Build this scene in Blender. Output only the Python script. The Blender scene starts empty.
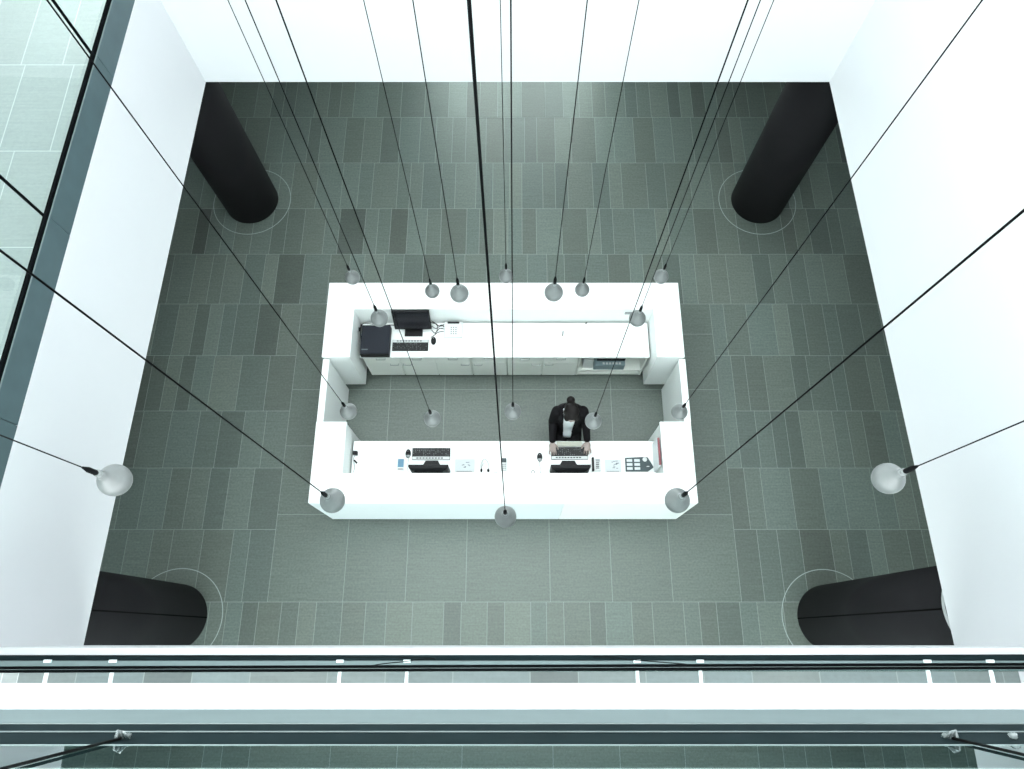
import bpy, bmesh, math, random
from mathutils import Vector, Matrix
random.seed(11)
PI = math.pi
SC = bpy.context.scene
COL = SC.collection

# ------------------------------------------------------------------ camera
cam_d = bpy.data.cameras.new('camera')
cam_d.sensor_width = 36.0
cam_d.lens = 36.0*690.0/1024.0
cam_d.shift_x = -2.0/1024.0
cam_d.clip_start = 0.02
cam = bpy.data.objects.new('camera', cam_d)
COL.objects.link(cam)
cam.location = (0, 0, 8.35)
cam.rotation_euler = (math.radians(20.1), 0, 0)
SC.camera = cam

# ------------------------------------------------------------------ sky light and exposure
W = bpy.data.worlds.new('overcast_sky'); SC.world = W; W.use_nodes = True
bgn = W.node_tree.nodes['Background']
bgn.inputs['Color'].default_value = (0.93, 0.985, 1.0, 1)
bgn.inputs['Strength'].default_value = 7.4
SC.view_settings.view_transform = 'Standard'
SC.view_settings.look = 'None'
SC.view_settings.exposure = 0.0
SC.view_settings.gamma = 1.0
SC.view_settings.use_curve_mapping = False

# ------------------------------------------------------------------ materials
def mat(name, col, rough=0.5, metal=0.0, spec=0.5, noise=0.0, nscale=20.0, bump=0.0, trans=0.0, alpha=1.0):
    m = bpy.data.materials.new(name); m.use_nodes = True
    nt = m.node_tree; b = nt.nodes['Principled BSDF']
    b.inputs['Base Color'].default_value = (*col, 1)
    b.inputs['Roughness'].default_value = rough
    b.inputs['Metallic'].default_value = metal
    b.inputs['Specular IOR Level'].default_value = spec
    b.inputs['Transmission Weight'].default_value = trans
    if noise or bump:
        tc = nt.nodes.new('ShaderNodeTexCoord'); n = nt.nodes.new('ShaderNodeTexNoise')
        n.inputs['Scale'].default_value = nscale; n.inputs['Detail'].default_value = 4
        nt.links.new(tc.outputs['Object'], n.inputs['Vector'])
        if noise:
            r = nt.nodes.new('ShaderNodeMapRange')
            r.inputs['To Min'].default_value = 1-noise; r.inputs['To Max'].default_value = 1+noise
            nt.links.new(n.outputs['Fac'], r.inputs['Value'])
            mx = nt.nodes.new('ShaderNodeVectorMath'); mx.operation = 'SCALE'
            mx.inputs[0].default_value = col
            nt.links.new(r.outputs['Result'], mx.inputs['Scale'])
            nt.links.new(mx.outputs['Vector'], b.inputs['Base Color'])
        if bump:
            bp = nt.nodes.new('ShaderNodeBump'); bp.inputs['Strength'].default_value = bump
            nt.links.new(n.outputs['Fac'], bp.inputs['Height'])
            nt.links.new(bp.outputs['Normal'], b.inputs['Normal'])
    return m

def glass_mat(name, ior, tint, refl=(1, 1, 1)):
    m = bpy.data.materials.new(name); m.use_nodes = True
    nt = m.node_tree; nt.nodes.clear()
    o = nt.nodes.new('ShaderNodeOutputMaterial'); mx = nt.nodes.new('ShaderNodeMixShader')
    t = nt.nodes.new('ShaderNodeBsdfTransparent'); g = nt.nodes.new('ShaderNodeBsdfGlossy')
    f = nt.nodes.new('ShaderNodeFresnel'); f.inputs['IOR'].default_value = ior
    t.inputs['Color'].default_value = (*tint, 1); g.inputs['Color'].default_value = (*refl, 1)
    g.inputs['Roughness'].default_value = 0.0
    # reflect once, on the face turned to the viewer (a thin pane does not bend the ray)
    ge = nt.nodes.new('ShaderNodeNewGeometry'); mm = nt.nodes.new('ShaderNodeMath'); mm.operation = 'MULTIPLY'
    iv = nt.nodes.new('ShaderNodeMath'); iv.operation = 'SUBTRACT'; iv.inputs[0].default_value = 1.0
    nt.links.new(ge.outputs['Backfacing'], iv.inputs[1])
    nt.links.new(f.outputs['Fac'], mm.inputs[0]); nt.links.new(iv.outputs[0], mm.inputs[1])
    nt.links.new(mm.outputs[0], mx.inputs['Fac']); nt.links.new(t.outputs[0], mx.inputs[1])
    nt.links.new(g.outputs[0], mx.inputs[2]); nt.links.new(mx.outputs[0], o.inputs['Surface'])
    return m

def stone_mat(name, col, streak=0.12, rough=0.42, grain=0.13):
    m = bpy.data.materials.new(name); m.use_nodes = True
    nt = m.node_tree; b = nt.nodes['Principled BSDF']; L = nt.links.new
    b.inputs['Roughness'].default_value = rough
    b.inputs['Specular IOR Level'].default_value = 0.5
    at = nt.nodes.new('ShaderNodeAttribute'); at.attribute_name = 'stone_tone'
    tc = nt.nodes.new('ShaderNodeTexCoord')
    mp = nt.nodes.new('ShaderNodeMapping'); mp.inputs['Scale'].default_value = (3.0, 60.0, 1.0)
    L(tc.outputs['Object'], mp.inputs['Vector'])
    n1 = nt.nodes.new('ShaderNodeTexNoise'); n1.inputs['Scale'].default_value = 1.0; n1.inputs['Detail'].default_value = 3
    L(mp.outputs['Vector'], n1.inputs['Vector'])
    n2 = nt.nodes.new('ShaderNodeTexNoise'); n2.inputs['Scale'].default_value = 42.0; n2.inputs['Detail'].default_value = 5
    L(tc.outputs['Object'], n2.inputs['Vector'])
    r1 = nt.nodes.new('ShaderNodeMapRange'); r1.inputs['From Min'].default_value = .25; r1.inputs['From Max'].default_value = .75
    r1.inputs['To Min'].default_value = 1-streak; r1.inputs['To Max'].default_value = 1+streak
    r2 = nt.nodes.new('ShaderNodeMapRange'); r2.inputs['From Min'].default_value = .25; r2.inputs['From Max'].default_value = .75
    r2.inputs['To Min'].default_value = 1-grain; r2.inputs['To Max'].default_value = 1+grain
    L(n1.outputs['Fac'], r1.inputs['Value']); L(n2.outputs['Fac'], r2.inputs['Value'])
    mu = nt.nodes.new('ShaderNodeMath'); mu.operation = 'MULTIPLY'
    L(r1.outputs['Result'], mu.inputs[0]); L(r2.outputs['Result'], mu.inputs[1])
    v1 = nt.nodes.new('ShaderNodeVectorMath'); v1.operation = 'MULTIPLY'; v1.inputs[1].default_value = col
    L(at.outputs['Color'], v1.inputs[0])
    v2 = nt.nodes.new('ShaderNodeVectorMath'); v2.operation = 'SCALE'
    L(v1.outputs['Vector'], v2.inputs[0]); L(mu.outputs['Value'], v2.inputs['Scale'])
    L(v2.outputs['Vector'], b.inputs['Base Color'])
    return m

M = dict(
    wall=mat('white_plaster', (.60, .61, .628), .7, noise=.015, nscale=3),
    ceil=mat('ceiling_paint', (.80, .82, .82), .8, noise=.01, nscale=3),
    stone=stone_mat('grey_floor_stone', (.115, .142, .124), .12, .43, .2),
    pale=stone_mat('pale_gallery_stone', (.185, .22, .215), .06, .5, .06),
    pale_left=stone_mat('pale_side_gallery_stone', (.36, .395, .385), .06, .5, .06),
    grout=mat('light_grout', (.27, .315, .295), .8, noise=.05, nscale=30),
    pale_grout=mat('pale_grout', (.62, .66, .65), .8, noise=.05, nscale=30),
    ring=mat('ring_joint', (.36, .42, .40), .7, noise=.05, nscale=30),
    column=mat('black_column_paint', (.011, .0105, .012), .75, spec=.15, noise=.12, nscale=8),
    seam=mat('black_seam', (.002, .002, .002), .9, spec=.05, noise=.1, nscale=20),
    collar=mat('grey_collar', (.40, .42, .42), .5, noise=.05, nscale=20),
    desk=mat('white_solid_surface', (.85, .885, .87), .35, noise=.01, nscale=5),
    desk_face=mat('frosted_white_panel', (.76, .82, .84), .3, noise=.01, nscale=5),
    cab=mat('white_cabinet_lacquer', (.90, .93, .87), .4, noise=.01, nscale=5),
    plinth=mat('grey_plinth', (.10, .12, .12), .5, noise=.05, nscale=10),
    handle=mat('dull_steel_handle', (.35, .37, .37), .35, metal=.8, noise=.05, nscale=30),
    steel=mat('teal_grey_coated_steel', (.060, .098, .108), .5, metal=.1, noise=.22, nscale=6),
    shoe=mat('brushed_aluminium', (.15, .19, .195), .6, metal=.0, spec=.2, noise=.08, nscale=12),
    dark=mat('dark_coated_steel', (.010, .018, .020), .75, spec=.03, noise=.35, nscale=14),
    gasket=mat('black_rubber', (.003, .004, .0045), .8, spec=.02, noise=.1, nscale=40),
    trim=mat('light_steel_bead', (.12, .15, .15), .5, metal=.1, noise=.05, nscale=30),
    glass=glass_mat('clear_glass', 1.45, (.93, .97, .96)),
    glass_edge=glass_mat('balustrade_glass', 1.95, (.62, .72, .70), (.86, .95, .94)),
    fin=mat('frosted_fin', (.82, .88, .88), .3, noise=.02, nscale=10),
    clear=mat('clear_plastic', (.30, .34, .34), .12, noise=.1, nscale=60, trans=.5),
    opal=mat('opal_glass', (.155, .167, .165), .32, noise=.10, nscale=45),
    cap=mat('white_lamp_cap', (.22, .24, .235), .4, noise=.05, nscale=40),
    cord=mat('black_cord', (.003, .0035, .004), .7, spec=.1, noise=.1, nscale=60),
    black=mat('black_plastic', (.0045, .005, .006), .5, spec=.25, noise=.1, nscale=40),
    screen=mat('black_screen_glass', (.006, .006, .010), .22, noise=.05, nscale=10),
    navy=mat('blue_black_casing', (.010, .013, .020), .55, spec=.25, noise=.06, nscale=30),
    keys=mat('charcoal_keys', (.010, .011, .012), .55, noise=.15, nscale=80),
    whitep=mat('white_plastic', (.60, .63, .62), .4, noise=.02, nscale=30),
    cream=mat('cream_pad', (.42, .43, .36), .6, noise=.04, nscale=30),
    greyp=mat('grey_plastic', (.28, .30, .30), .45, noise=.05, nscale=30),
    paper=mat('white_paper', (.56, .60, .61), .8, noise=.02, nscale=30),
    sheet=mat('bright_paper', (.80, .83, .84), .8, noise=.02, nscale=30),
    ink=mat('grey_print', (.10, .12, .14), .8, noise=.2, nscale=90),
    blue=mat('blue_screen', (.05, .19, .30), .3, noise=.15, nscale=60),
    bluegrey=mat('blue_grey_casing', (.22, .30, .32), .45, noise=.05, nscale=30),
    red=mat('red_card', (.22, .06, .07), .6, noise=.1, nscale=40),
    slate=mat('slate_tray', (.025, .045, .050), .5, noise=.1, nscale=40),
    suit=mat('black_suit_cloth', (.0045, .004, .005), .85, spec=.2, noise=.2, nscale=120),
    shirt=mat('white_shirt_cloth', (.80, .86, .87), .8, noise=.04, nscale=40, bump=.15),
    skin=mat('skin', (.30, .245, .22), .5, noise=.05, nscale=30),
    hair=mat('dark_brown_hair', (.006, .0045, .004), .65, spec=.2, noise=.3, nscale=90, bump=.3),
    eye=mat('dark_eye', (.02, .015, .012), .2, noise=.1, nscale=60),
    lip=mat('lip', (.32, .12, .11), .5, noise=.05, nscale=60),
    seatcloth=mat('black_chair_cloth', (.012, .012, .014), .85, noise=.15, nscale=90),
    carpet=mat('dark_deck_carpet', (.05, .065, .062), .9, noise=.2, nscale=60),
)

# ------------------------------------------------------------------ mesh helpers
class MB:
    def __init__(s): s.bm = bmesh.new()
    def box(s, x0, x1, y0, y1, z0, z1):
        v = [s.bm.verts.new(p) for p in ((x0,y0,z0),(x1,y0,z0),(x1,y1,z0),(x0,y1,z0),(x0,y0,z1),(x1,y0,z1),(x1,y1,z1),(x0,y1,z1))]
        for f in ((3,2,1,0),(4,5,6,7),(0,1,5,4),(1,2,6,5),(2,3,7,6),(3,0,4,7)):
            s.bm.faces.new([v[i] for i in f])
        return s
    def prism(s, poly, z0, z1):
        b = [s.bm.verts.new((x, y, z0)) for x, y in poly]; t = [s.bm.verts.new((x, y, z1)) for x, y in poly]
        n = len(poly)
        s.bm.faces.new(b[::-1]); s.bm.faces.new(t)
        for i in range(n): s.bm.faces.new((b[i], b[(i+1) % n], t[(i+1) % n], t[i]))
        return s
    def rings(s, rings, caps=True):
        R = [[s.bm.verts.new(p) for p in r] for r in rings]
        n = len(R[0])
        for a, b in zip(R, R[1:]):
            for i in range(n): s.bm.faces.new((a[i], a[(i+1) % n], b[(i+1) % n], b[i]))
        if caps:
            s.bm.faces.new(R[0][::-1]); s.bm.faces.new(R[-1])
        return s
    def lathe(s, c, prof, n=24):
        c = Vector(c)
        s.rings([[c+Vector((r*math.cos(2*PI*i/n), r*math.sin(2*PI*i/n), z)) for i in range(n)] for r, z in prof])
        return s
    def tube(s, pts, r, n=8, smooth=0):
        pts = [Vector(p) for p in pts]
        if smooth and len(pts) > 2:
            q = []
            for i in range(len(pts)-1):
                p0 = pts[max(i-1, 0)]; p1 = pts[i]; p2 = pts[i+1]; p3 = pts[min(i+2, len(pts)-1)]
                for k in range(smooth):
                    t = k/smooth
                    q.append(.5*((2*p1)+(p2-p0)*t+(2*p0-5*p1+4*p2-p3)*t*t+(3*p1-p0-3*p2+p3)*t**3))
            q.append(pts[-1]); pts = q
        rr = r if isinstance(r, (list, tuple)) else [r]*len(pts)
        if len(rr) != len(pts):
            rr = [rr[0]+(rr[-1]-rr[0])*i/(len(pts)-1) for i in range(len(pts))]
        d0 = (pts[1]-pts[0]).normalized()
        up = Vector((0, 0, 1)) if abs(d0.z) < .9 else Vector((0, 1, 0))
        x = d0.cross(up).normalized()
        R = []
        for i, p in enumerate(pts):
            d = (pts[min(i+1, len(pts)-1)]-pts[max(i-1, 0)]).normalized()
            x = (x-d*x.dot(d)).normalized(); y = d.cross(x)
            R.append([p+(x*math.cos(2*PI*k/n)+y*math.sin(2*PI*k/n))*rr[i] for k in range(n)])
        s.rings(R)
        return s
    def ell(s, c, rx, ry, rz, rot=None, u=20, v=12):
        m = Matrix.Translation(c) @ (rot.to_4x4() if rot else Matrix.Identity(4)) @ Matrix.Diagonal((rx, ry, rz, 1))
        bmesh.ops.create_uvsphere(s.bm, u_segments=u, v_segments=v, radius=1, matrix=m)
        return s
    def ovals(s, secs, n=24):
        """stacked horizontal ovals: (cx, cy, cz, rx, ry)"""
        s.rings([[Vector((x+a*math.cos(2*PI*i/n), y+b*math.sin(2*PI*i/n), z)) for i in range(n)] for x, y, z, a, b in secs])
        return s

def wloc(o):
    v = Vector((0, 0, 0))
    while o is not None:
        v += o.location; o = o.parent
    return v

def link_mesh(name, me, material, parent=None, smooth=False):
    o = bpy.data.objects.new(name, me); COL.objects.link(o)
    if material: me.materials.append(material)
    if parent is not None:
        o.parent = parent
    if smooth:
        for p in me.polygons: p.use_smooth = True
    return o

def obj(name, mb, material, parent=None, bevel=0.0, smooth=False, local=False):
    bm = mb.bm
    bmesh.ops.recalc_face_normals(bm, faces=bm.faces[:])
    if parent is not None and not local:
        bmesh.ops.translate(bm, verts=bm.verts[:], vec=-wloc(parent))
    me = bpy.data.meshes.new(name); bm.to_mesh(me); bm.free()
    o = link_mesh(name, me, material, parent, smooth)
    if bevel:
        b = o.modifiers.new('bevel', 'BEVEL'); b.width = bevel; b.segments = 2; b.limit_method = 'ANGLE'
        b.angle_limit = math.radians(40)
    return o

def tag(o, label, cat, group=None):
    o['label'] = label; o['category'] = cat
    if group: o['group'] = group
    return o

def thing(name, label, cat, loc, group=None):
    o = bpy.data.objects.new(name, None); COL.objects.link(o)
    o.location = loc; o.empty_display_size = .05
    return tag(o, label, cat, group)

def struct(name, mb, material, parent=None, bevel=0.0):
    o = obj(name, mb, material, parent, bevel)
    if parent is None: o['kind'] = 'structure'
    return o

def dup(root, loc, label, group=None):
    r = root.copy(); COL.objects.link(r); r.location = loc; r['label'] = label
    if group: r['group'] = group
    for ch in list(root.children):
        c = ch.copy(); COL.objects.link(c); c.parent = r
        for g in list(ch.children):
            d = g.copy(); COL.objects.link(d); d.parent = c
    return r

def tiled(name, tiles, material, z, base, joint=.0055, bed=None):
    """stone slabs laid on a grout bed: tiles = (x0, x1, y0, y1, tone rgb)"""
    bm = bmesh.new(); lay = bm.loops.layers.float_color.new('stone_tone')
    x0, x1, y0, y1 = base
    f = bm.faces.new([bm.verts.new(p) for p in ((x0,y0,z),(x1,y0,z),(x1,y1,z),(x0,y1,z))]); f.material_index = 1
    for l in f.loops: l[lay] = (1, 1, 1, 1)
    h = joint/2
    for a, b, c, d, t in tiles:
        f = bm.faces.new([bm.verts.new(p) for p in ((a+h,c+h,z+.0015),(b-h,c+h,z+.0015),(b-h,d-h,z+.0015),(a+h,d-h,z+.0015))])
        for l in f.loops: l[lay] = (*t, 1)
    # body of the floor below the surface
    me = bpy.data.meshes.new(name); bm.to_mesh(me); bm.free()
    o = bpy.data.objects.new(name, me); COL.objects.link(o)
    me.materials.append(material); me.materials.append(bed or M['grout'])
    o['kind'] = 'structure'
    return o

# ------------------------------------------------------------------ ground floor
def tone(spread=.2, hue=.035):
    v = 1+random.uniform(-spread, spread)
    if random.random() < .12: v *= random.choice((.72, .8, 1.16))
    w = random.uniform(-hue, hue)
    return (v*(1+w), v, v*(1-w*.6))

ROWS = [-4.3, -3.53, -2.78, -2.0, -1.22, -.42, .38, 1.208, 1.958, 2.697, 3.458, 4.209, 4.975, 5.716, 6.5, 7.324, 8.1, 8.9]
CX0, CX1, CY0, CY1 = -2.85, 2.63, .38, 4.975
tiles = []
def planks(xa, xb, ya, yb):
    x = xa
    while x < xb-1e-6:
        w = random.choice((.18, .20, .24, .27, .30, .36))
        if xb-(x+w) < .16: w = xb-x
        tiles.append((x, x+w, ya, yb, tone(.20))); x += w
for ya, yb in zip(ROWS, ROWS[1:]):
    off = random.uniform(0, .3)
    if ya >= CY0-.01 and yb <= CY1-.7:
        planks(-7.0-off, CX0, ya, yb); planks(CX1, 7.2, ya, yb)
    else:
        planks(-7.0-off, 7.2, ya, yb)
crow = [.38, 1.385, 2.24, 2.985, 3.765, 4.209]
for k, (ya, yb) in enumerate(zip(crow, crow[1:])):
    x = CX0
    for w in ((.87, .72, .70, .98, .72, .70, .79) if k == 0 else (.56, .70, .70, .72, .70, .71, .70, .69)):
        tiles.append((x, min(x+w, CX1), ya, yb, (lambda v: (v, v, v*.99))(1+random.uniform(-.05, .06)))); x += w
tiled('floor', tiles, M['stone'], 0.0, (-7.4, 7.3, -4.3, 8.9))

# ground floor room under the galleries
struct('wall_left', MB().box(-7.45, -7.3, -4.3, 8.9, -.02, 3.1), M['wall'])
struct('wall_right', MB().box(7.2, 7.35, -4.3, 8.9, -.02, 3.1), M['wall'])
for nm, wi, ya, yb, hw in (('wall_front', 2, -4.45, -4.3, 4.8), ('wall_back', 3, 8.9, 9.05, 1.4)):
    fw = MB().box(-7.45, 7.35, ya, yb, -.02, .12).box(-7.45, 7.35, ya, yb, 2.95, 3.1)
    fw.box(-7.45, -hw, ya, yb, .12, 2.95).box(hw, 7.35, ya, yb, .12, 2.95)
    struct(nm, fw, M['wall'])
    w = MB(); ym = (ya+yb)/2; n = max(2, round(2*hw/1.7))
    for k in range(n+1):
        x = -hw+2*hw*k/n
        w.box(max(x-.03, -hw), min(x+.03, hw), ym-.04, ym+.04, .12, 2.95)
    wo = struct('window_%d' % wi, w, M['dark'])  # unseen window, added to let sky light in low; width tuned for brightness
    for k in range(n):
        x = -hw+2*hw*k/n
        obj('pane', MB().box(x+.03, x+2*hw/n-.03, ym-.004, ym+.004, .12, 2.95), M['glass'], wo)

# opening corners measured at the underside of the first gallery
LB, LF, RB, RF = (-2.98, 5.04), (-3.07, -.056), (3.05, 5.04), (3.14, -.056)
# gallery slab (z 3.1 - 3.7) in four pieces
SL = MB()
LF2, LB2, RB2, RF2 = (LF[0]-.10, LF[1]-.03), (LB[0]-.10, LB[1]+.10), (RB[0]+.10, RB[1]+.10), (RF[0]+.10, RF[1]-.03)
SL.prism([(-7.45, -4.45), (LF2[0], -4.45), LF2, LB2, (LB2[0], 9.05), (-7.45, 9.05)], 3.1, 3.69)
SL.prism([(RF2[0], -4.45), (7.35, -4.45), (7.35, 9.05), (RB2[0], 9.05), RB2, RF2], 3.1, 3.69)
SL.prism([(LF2[0], -4.45), (RF2[0], -4.45), RF2, LF2], 3.1, 3.69)
SL.prism([LB2, RB2, (RB2[0], 9.05), (LB2[0], 9.05)], 3.1, 3.69)
struct('ceiling', SL, M['ceil'])
TOP = 10.4
# white wall faces of the atrium
struct('wall_atrium_left', MB().prism([LF, LB, (LB[0]-.09, LB[1]), (LF[0]-.09, LF[1])], 3.09, 4.28), M['wall'])
struct('wall_atrium_right', MB().prism([(RF[0], -1.6), RF, RB, (RB[0], 5.3), (RB[0]+.25, 5.3), (RF[0]+.25, -1.6)], 3.09, TOP), M['wall'])
struct('wall_atrium_back', MB().prism([LB, RB, (RB[0], 5.3), (-2.98, 5.3)], 3.09, TOP), M['wall'])
# first gallery on the left: pale stone floor behind the glass
gt = []
for k in range(14):
    ya = 4.641-.905*9+.905*k
    x = -3.08
    gt.append((x-.1-.13*(k % 3), x, ya, ya+.905, tone(.03, .006))); x -= .1+.13*(k % 3)
    while x > -7.3:
        w = random.choice((.30, .36, .42, .48)); gt.append((x-w, x, ya, ya+.905, tone(.04, .006))); x -= w
tiled('floor_gallery_left', gt, M['pale_left'], 3.70, (-7.45, -3.08, -4.45, 9.05), .007, M['pale_grout'])
struct('wall_gallery_left', MB().box(-7.45, -7.3, -4.45, 9.05, 3.69, 6.9), M['wall'])
struct('ceiling_shade_left', MB().box(-7.3, -3.25, -4.3, 8.9, 6.9, 7.1), M['ceil'])  # unseen roof, added to cut the sky light on this gallery floor
struct('wall_gallery_back', MB().box(-7.45, -3.0, 8.9, 9.05, 3.69, 6.9), M['wall'])

# steel band and full-height glazing above the left wall
def lx(y): return LB[0]+(LF[0]-LB[0])*(LB[1]-y)/(LB[1]-LF[1])
seams = [-1.48, -.13, 1.22, 2.57, 3.93, 5.28]
for k, (a, b) in enumerate(zip(seams, seams[1:])):
    b2 = min(b, 5.30)
    bx = MB().prism([(lx(a)-.002, a+.002), (lx(b2)-.002, b2-.002), (lx(b2)-.034, b2-.002), (lx(a)-.034, a+.002)], 4.28, 4.50)
    struct('trim_%d' % (k+1), bx, M['steel'], bevel=.004)
win = MB().prism([(lx(-1.48)-.007, -1.48), (lx(5.3)-.007, 5.3), (lx(5.3)-.029, 5.3), (lx(-1.48)-.029, -1.48)], 4.502, 4.528)
win_o = struct('window_1', win, M['gasket'])
obj('bead', MB().prism([(lx(-1.48)-.001, -1.48), (lx(5.3)-.001, 5.3), (lx(5.3)-.006, 5.3), (lx(-1.48)-.006, -1.48)], 4.497, 4.506), M['shoe'], win_o)
for k, (a, b) in enumerate(zip(seams, seams[1:])):
    b2 = min(b, 5.30)
    obj('pane', MB().prism([(lx(a)-.03, a+.008), (lx(b2)-.03, b2-.008), (lx(b2)-.03-.002, b2-.008), (lx(a)-.03-.002, a+.008)], 4.50, TOP), M['glass'], win_o)
    obj('joint', MB().prism([(lx(a)-.022, a-.0055), (lx(a)-.022, a+.0055), (lx(a)-.04, a+.0055), (lx(a)-.04, a-.0055)], 4.50, TOP), M['gasket'], win_o)

# ------------------------------------------------------------------ first gallery at the front
FR = MB().prism([(-3.07, -.056), (3.14, -.056), (3.14, -.092), (-3.07, -.092)], 3.09, 4.28)
struct('wall_parapet_front', FR, M['wall'])
gt = []
for k in range(5):
    ya = -1.0-.905*(k-1)-.105
    x = -3.08
    while x < 4.1:
        w = random.choice((.30, .36, .42, .48)); gt.append((x, x+w, ya-.905, ya, tone(.05))); x += w
tiled('floor_gallery_front', gt, M['pale'], 3.70, (-3.08, 4.6, -4.45, -.092), .007, M['grout'])
bal = thing('glass_balustrade', 'glass balustrade with twin black rails on the white ledge below the upper deck', 'railing', (0, -.11, 4.28))
obj('base_channel', MB().box(-3.05, 3.12, -.120, -.093, 4.28, 4.325), M['dark'], bal, .003)
obj('reflection_strip', MB().box(-3.05, 3.12, -.147, -.1205, 4.28, 4.34), M['shoe'], bal, .002)  # light grey strip stands in for the floor mirrored in the glass
skew = lambda x: .012*x/3.0
for i in range(5):
    a = -3.05+1.234*i; b = a+1.226
    obj('glass_panel', MB().box(a, b, -.1465, -.1450, 4.342, 4.975), M['glass_edge'], bal)
for dy, r in ((0.0, .0066), (-.0142, .0066)):
    obj('rail', MB().tube([(-3.04, -.133+dy, 5.0), (3.1, -.113+dy, 5.0)], r, 12), M['gasket'], bal, smooth=True)
obj('rail_bead', MB().tube([(-3.04, -.1401, 5.004), (3.1, -.1201, 5.004)], .0012, 8), M['trim'], bal, smooth=True)
obj('top_wire', MB().tube([(-3.0, -.090, 4.50), (-.62, -.099, 4.52), (-.50, -.108, 4.66), (-.62, -.118, 4.90), (-.66, -.128, 5.0)], .0022, 6, 6), M['cord'], bal, smooth=True)
obj('top_wire', MB().tube([(3.0, -.086, 4.50), (.62, -.092, 4.52), (.52, -.10, 4.66), (.78, -.117, 4.90), (.82, -.124, 5.0)], .0022, 6, 6), M['cord'], bal, smooth=True)
for X in (-2.358, -2.029, -.880, -.541, .622, .941, 2.090, 2.408):
    obj('bracket', MB().box(X-.018, X+.018, -.122, -.108, 4.585, 4.60), M['fin'], bal, .002)
    xa = X*.893
    obj('arm', MB().box(xa-.007, xa+.007, -.235, -.140, 4.976, 4.991), M['fin'], bal, .003)

# ------------------------------------------------------------------ the deck the picture is taken from
struct('wall_deck_edge', MB().box(-2.98, 3.04, -.30, -.12, 6.27, 6.98), M['wall'])
struct('ceiling_gallery', MB().box(-2.98, 3.04, -4.3, -.30, 6.30, 6.80), M['ceil'])
struct('floor_deck', MB().box(-2.98, 3.04, -4.3, -.30, 6.80, 6.98), M['carpet'])
b2 = thing('deck_balustrade', 'glass balustrade in a grey metal channel with dark rails, nearest the bottom of the photo', 'railing', (0, -.14, 6.98))
obj('base_channel', MB().box(-2.97, 3.03, -.150, -.122, 6.98, 7.198), M['shoe'], b2, .003)
obj('bead', MB().tube([(-2.97, -.1225, 7.200), (3.03, -.1225, 7.200)], .0012, 8), M['trim'], b2, smooth=True)
obj('lower_rail', MB().box(-2.97, 3.03, -.150, -.1225, 7.202, 7.288), M['dark'], b2, .006)
obj('rail_bead', MB().tube([(-2.97, -.1228, 7.290), (3.03, -.1228, 7.290)], .0010, 8), M['trim'], b2, smooth=True)
obj('upper_rail', MB().box(-2.97, 3.03, -.150, -.1235, 7.293, 7.408), M['dark'], b2, .008)
obj('glass_bead', MB().tube([(-2.97, -.1238, 7.410), (3.03, -.1238, 7.410)], .0011, 8), M['trim'], b2, smooth=True)
for i in range(3):
    a = -2.97+2.0*i
    obj('glass_panel', MB().box(a+.004, a+1.996, -.1250, -.1235, 7.413, 8.02), M['glass_edge'], b2)
obj('handrail', MB().tube([(-2.97, -.150, 8.04), (3.03, -.150, 8.04)], .021, 16), M['shoe'], b2, smooth=True)

def tied_cord(name, label, X, dx):
    t = thing(name, label, 'cable', (X, -.112, 7.36))
    obj('cord', MB().tube([(X, -.1212, 7.37), (X, -.1212, TOP+.1)], .0018, 8), M['cord'], t, smooth=True)
    tm = MB()
    for k in range(5):
        tm.tube([(X-.011*dx+.004*k*dx, -.121, 7.37-.006*(k % 2)), (X-.010*dx+.004*k*dx, -.112, 7.385-.004*k), (X-.004*dx+.003*k*dx, -.121, 7.352+.004*k)], .0013, 7, 4)
    tm.ell((X-.006*dx, -.118, 7.365), .004, .003, .006, u=12, v=8)
    obj('cable_tie', tm, M['clear'], t, smooth=True)
    return t
tied_cord('tied_cord', 'black cord held to the near dark rail by a clear tie, bottom left corner', -.501, -1)
tied_cord('tied_cord', 'black cord held to the near dark rail by a clear tie, bottom right corner', .559, 1)
cl = tag(obj('rail_clip', MB().lathe((0, 0, 0), [(.001, -.006), (.004, -.0045), (.0045, 0), (.004, .0045), (.001, .006)], 12), M['clear'], smooth=True),
         'small clear clip alone on the near dark rail, bottom right', 'clip')
cl.location = (.636, -.118, 7.37)

# roof beams from which the pendants hang
for k, y in enumerate((.74, 1.83, 2.62, 3.42)):
    struct('trim_%d' % (k+11), MB().box(-3.05, 3.1, y-.09, y+.09, TOP-.02, TOP+.10), M['wall'], bevel=.004)

# ------------------------------------------------------------------ columns
def column(x, y, ang, label, tn):
    t = thing('column', label, 'column', (x, y, .002), 'round black columns')
    obj('shaft', MB().lathe((x, y, 0), [(.37, .004), (.37, 3.095)], 64), M['column'], t, smooth=False)
    for p in t.children[0].data.polygons: p.use_smooth = abs(p.normal.z) < .5
    obj('collar', MB().lathe((x, y, 0), [(.3705, 2.86), (.379, 2.865), (.379, 2.885), (.3705, 2.89)], 64), M['collar'], t)
    c, s_ = math.cos(ang), math.sin(ang)
    px, py = x+.3705*c, y+.3705*s_
    sm = MB(); hw = .006
    sm.prism([(px-s_*hw-.004*c, py+c*hw-.004*s_), (px+s_*hw-.004*c, py-c*hw-.004*s_), (px+s_*hw+.001*c, py-c*hw+.001*s_), (px-s_*hw+.001*c, py+c*hw+.001*s_)], .004, 2.86)
    obj('seam', sm, M['seam'], t)
    ring = MB()
    n = 96
    R = [[Vector((x+r*math.cos(2*PI*i/n), y+r*math.sin(2*PI*i/n), z)) for i in range(n)] for r, z in ((.540, .0005), (.540, .0026), (.549, .0026), (.549, .0005))]
    ring.rings(R, caps=False)
    struct('trim_%d' % tn, ring, M['ring'])
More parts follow.
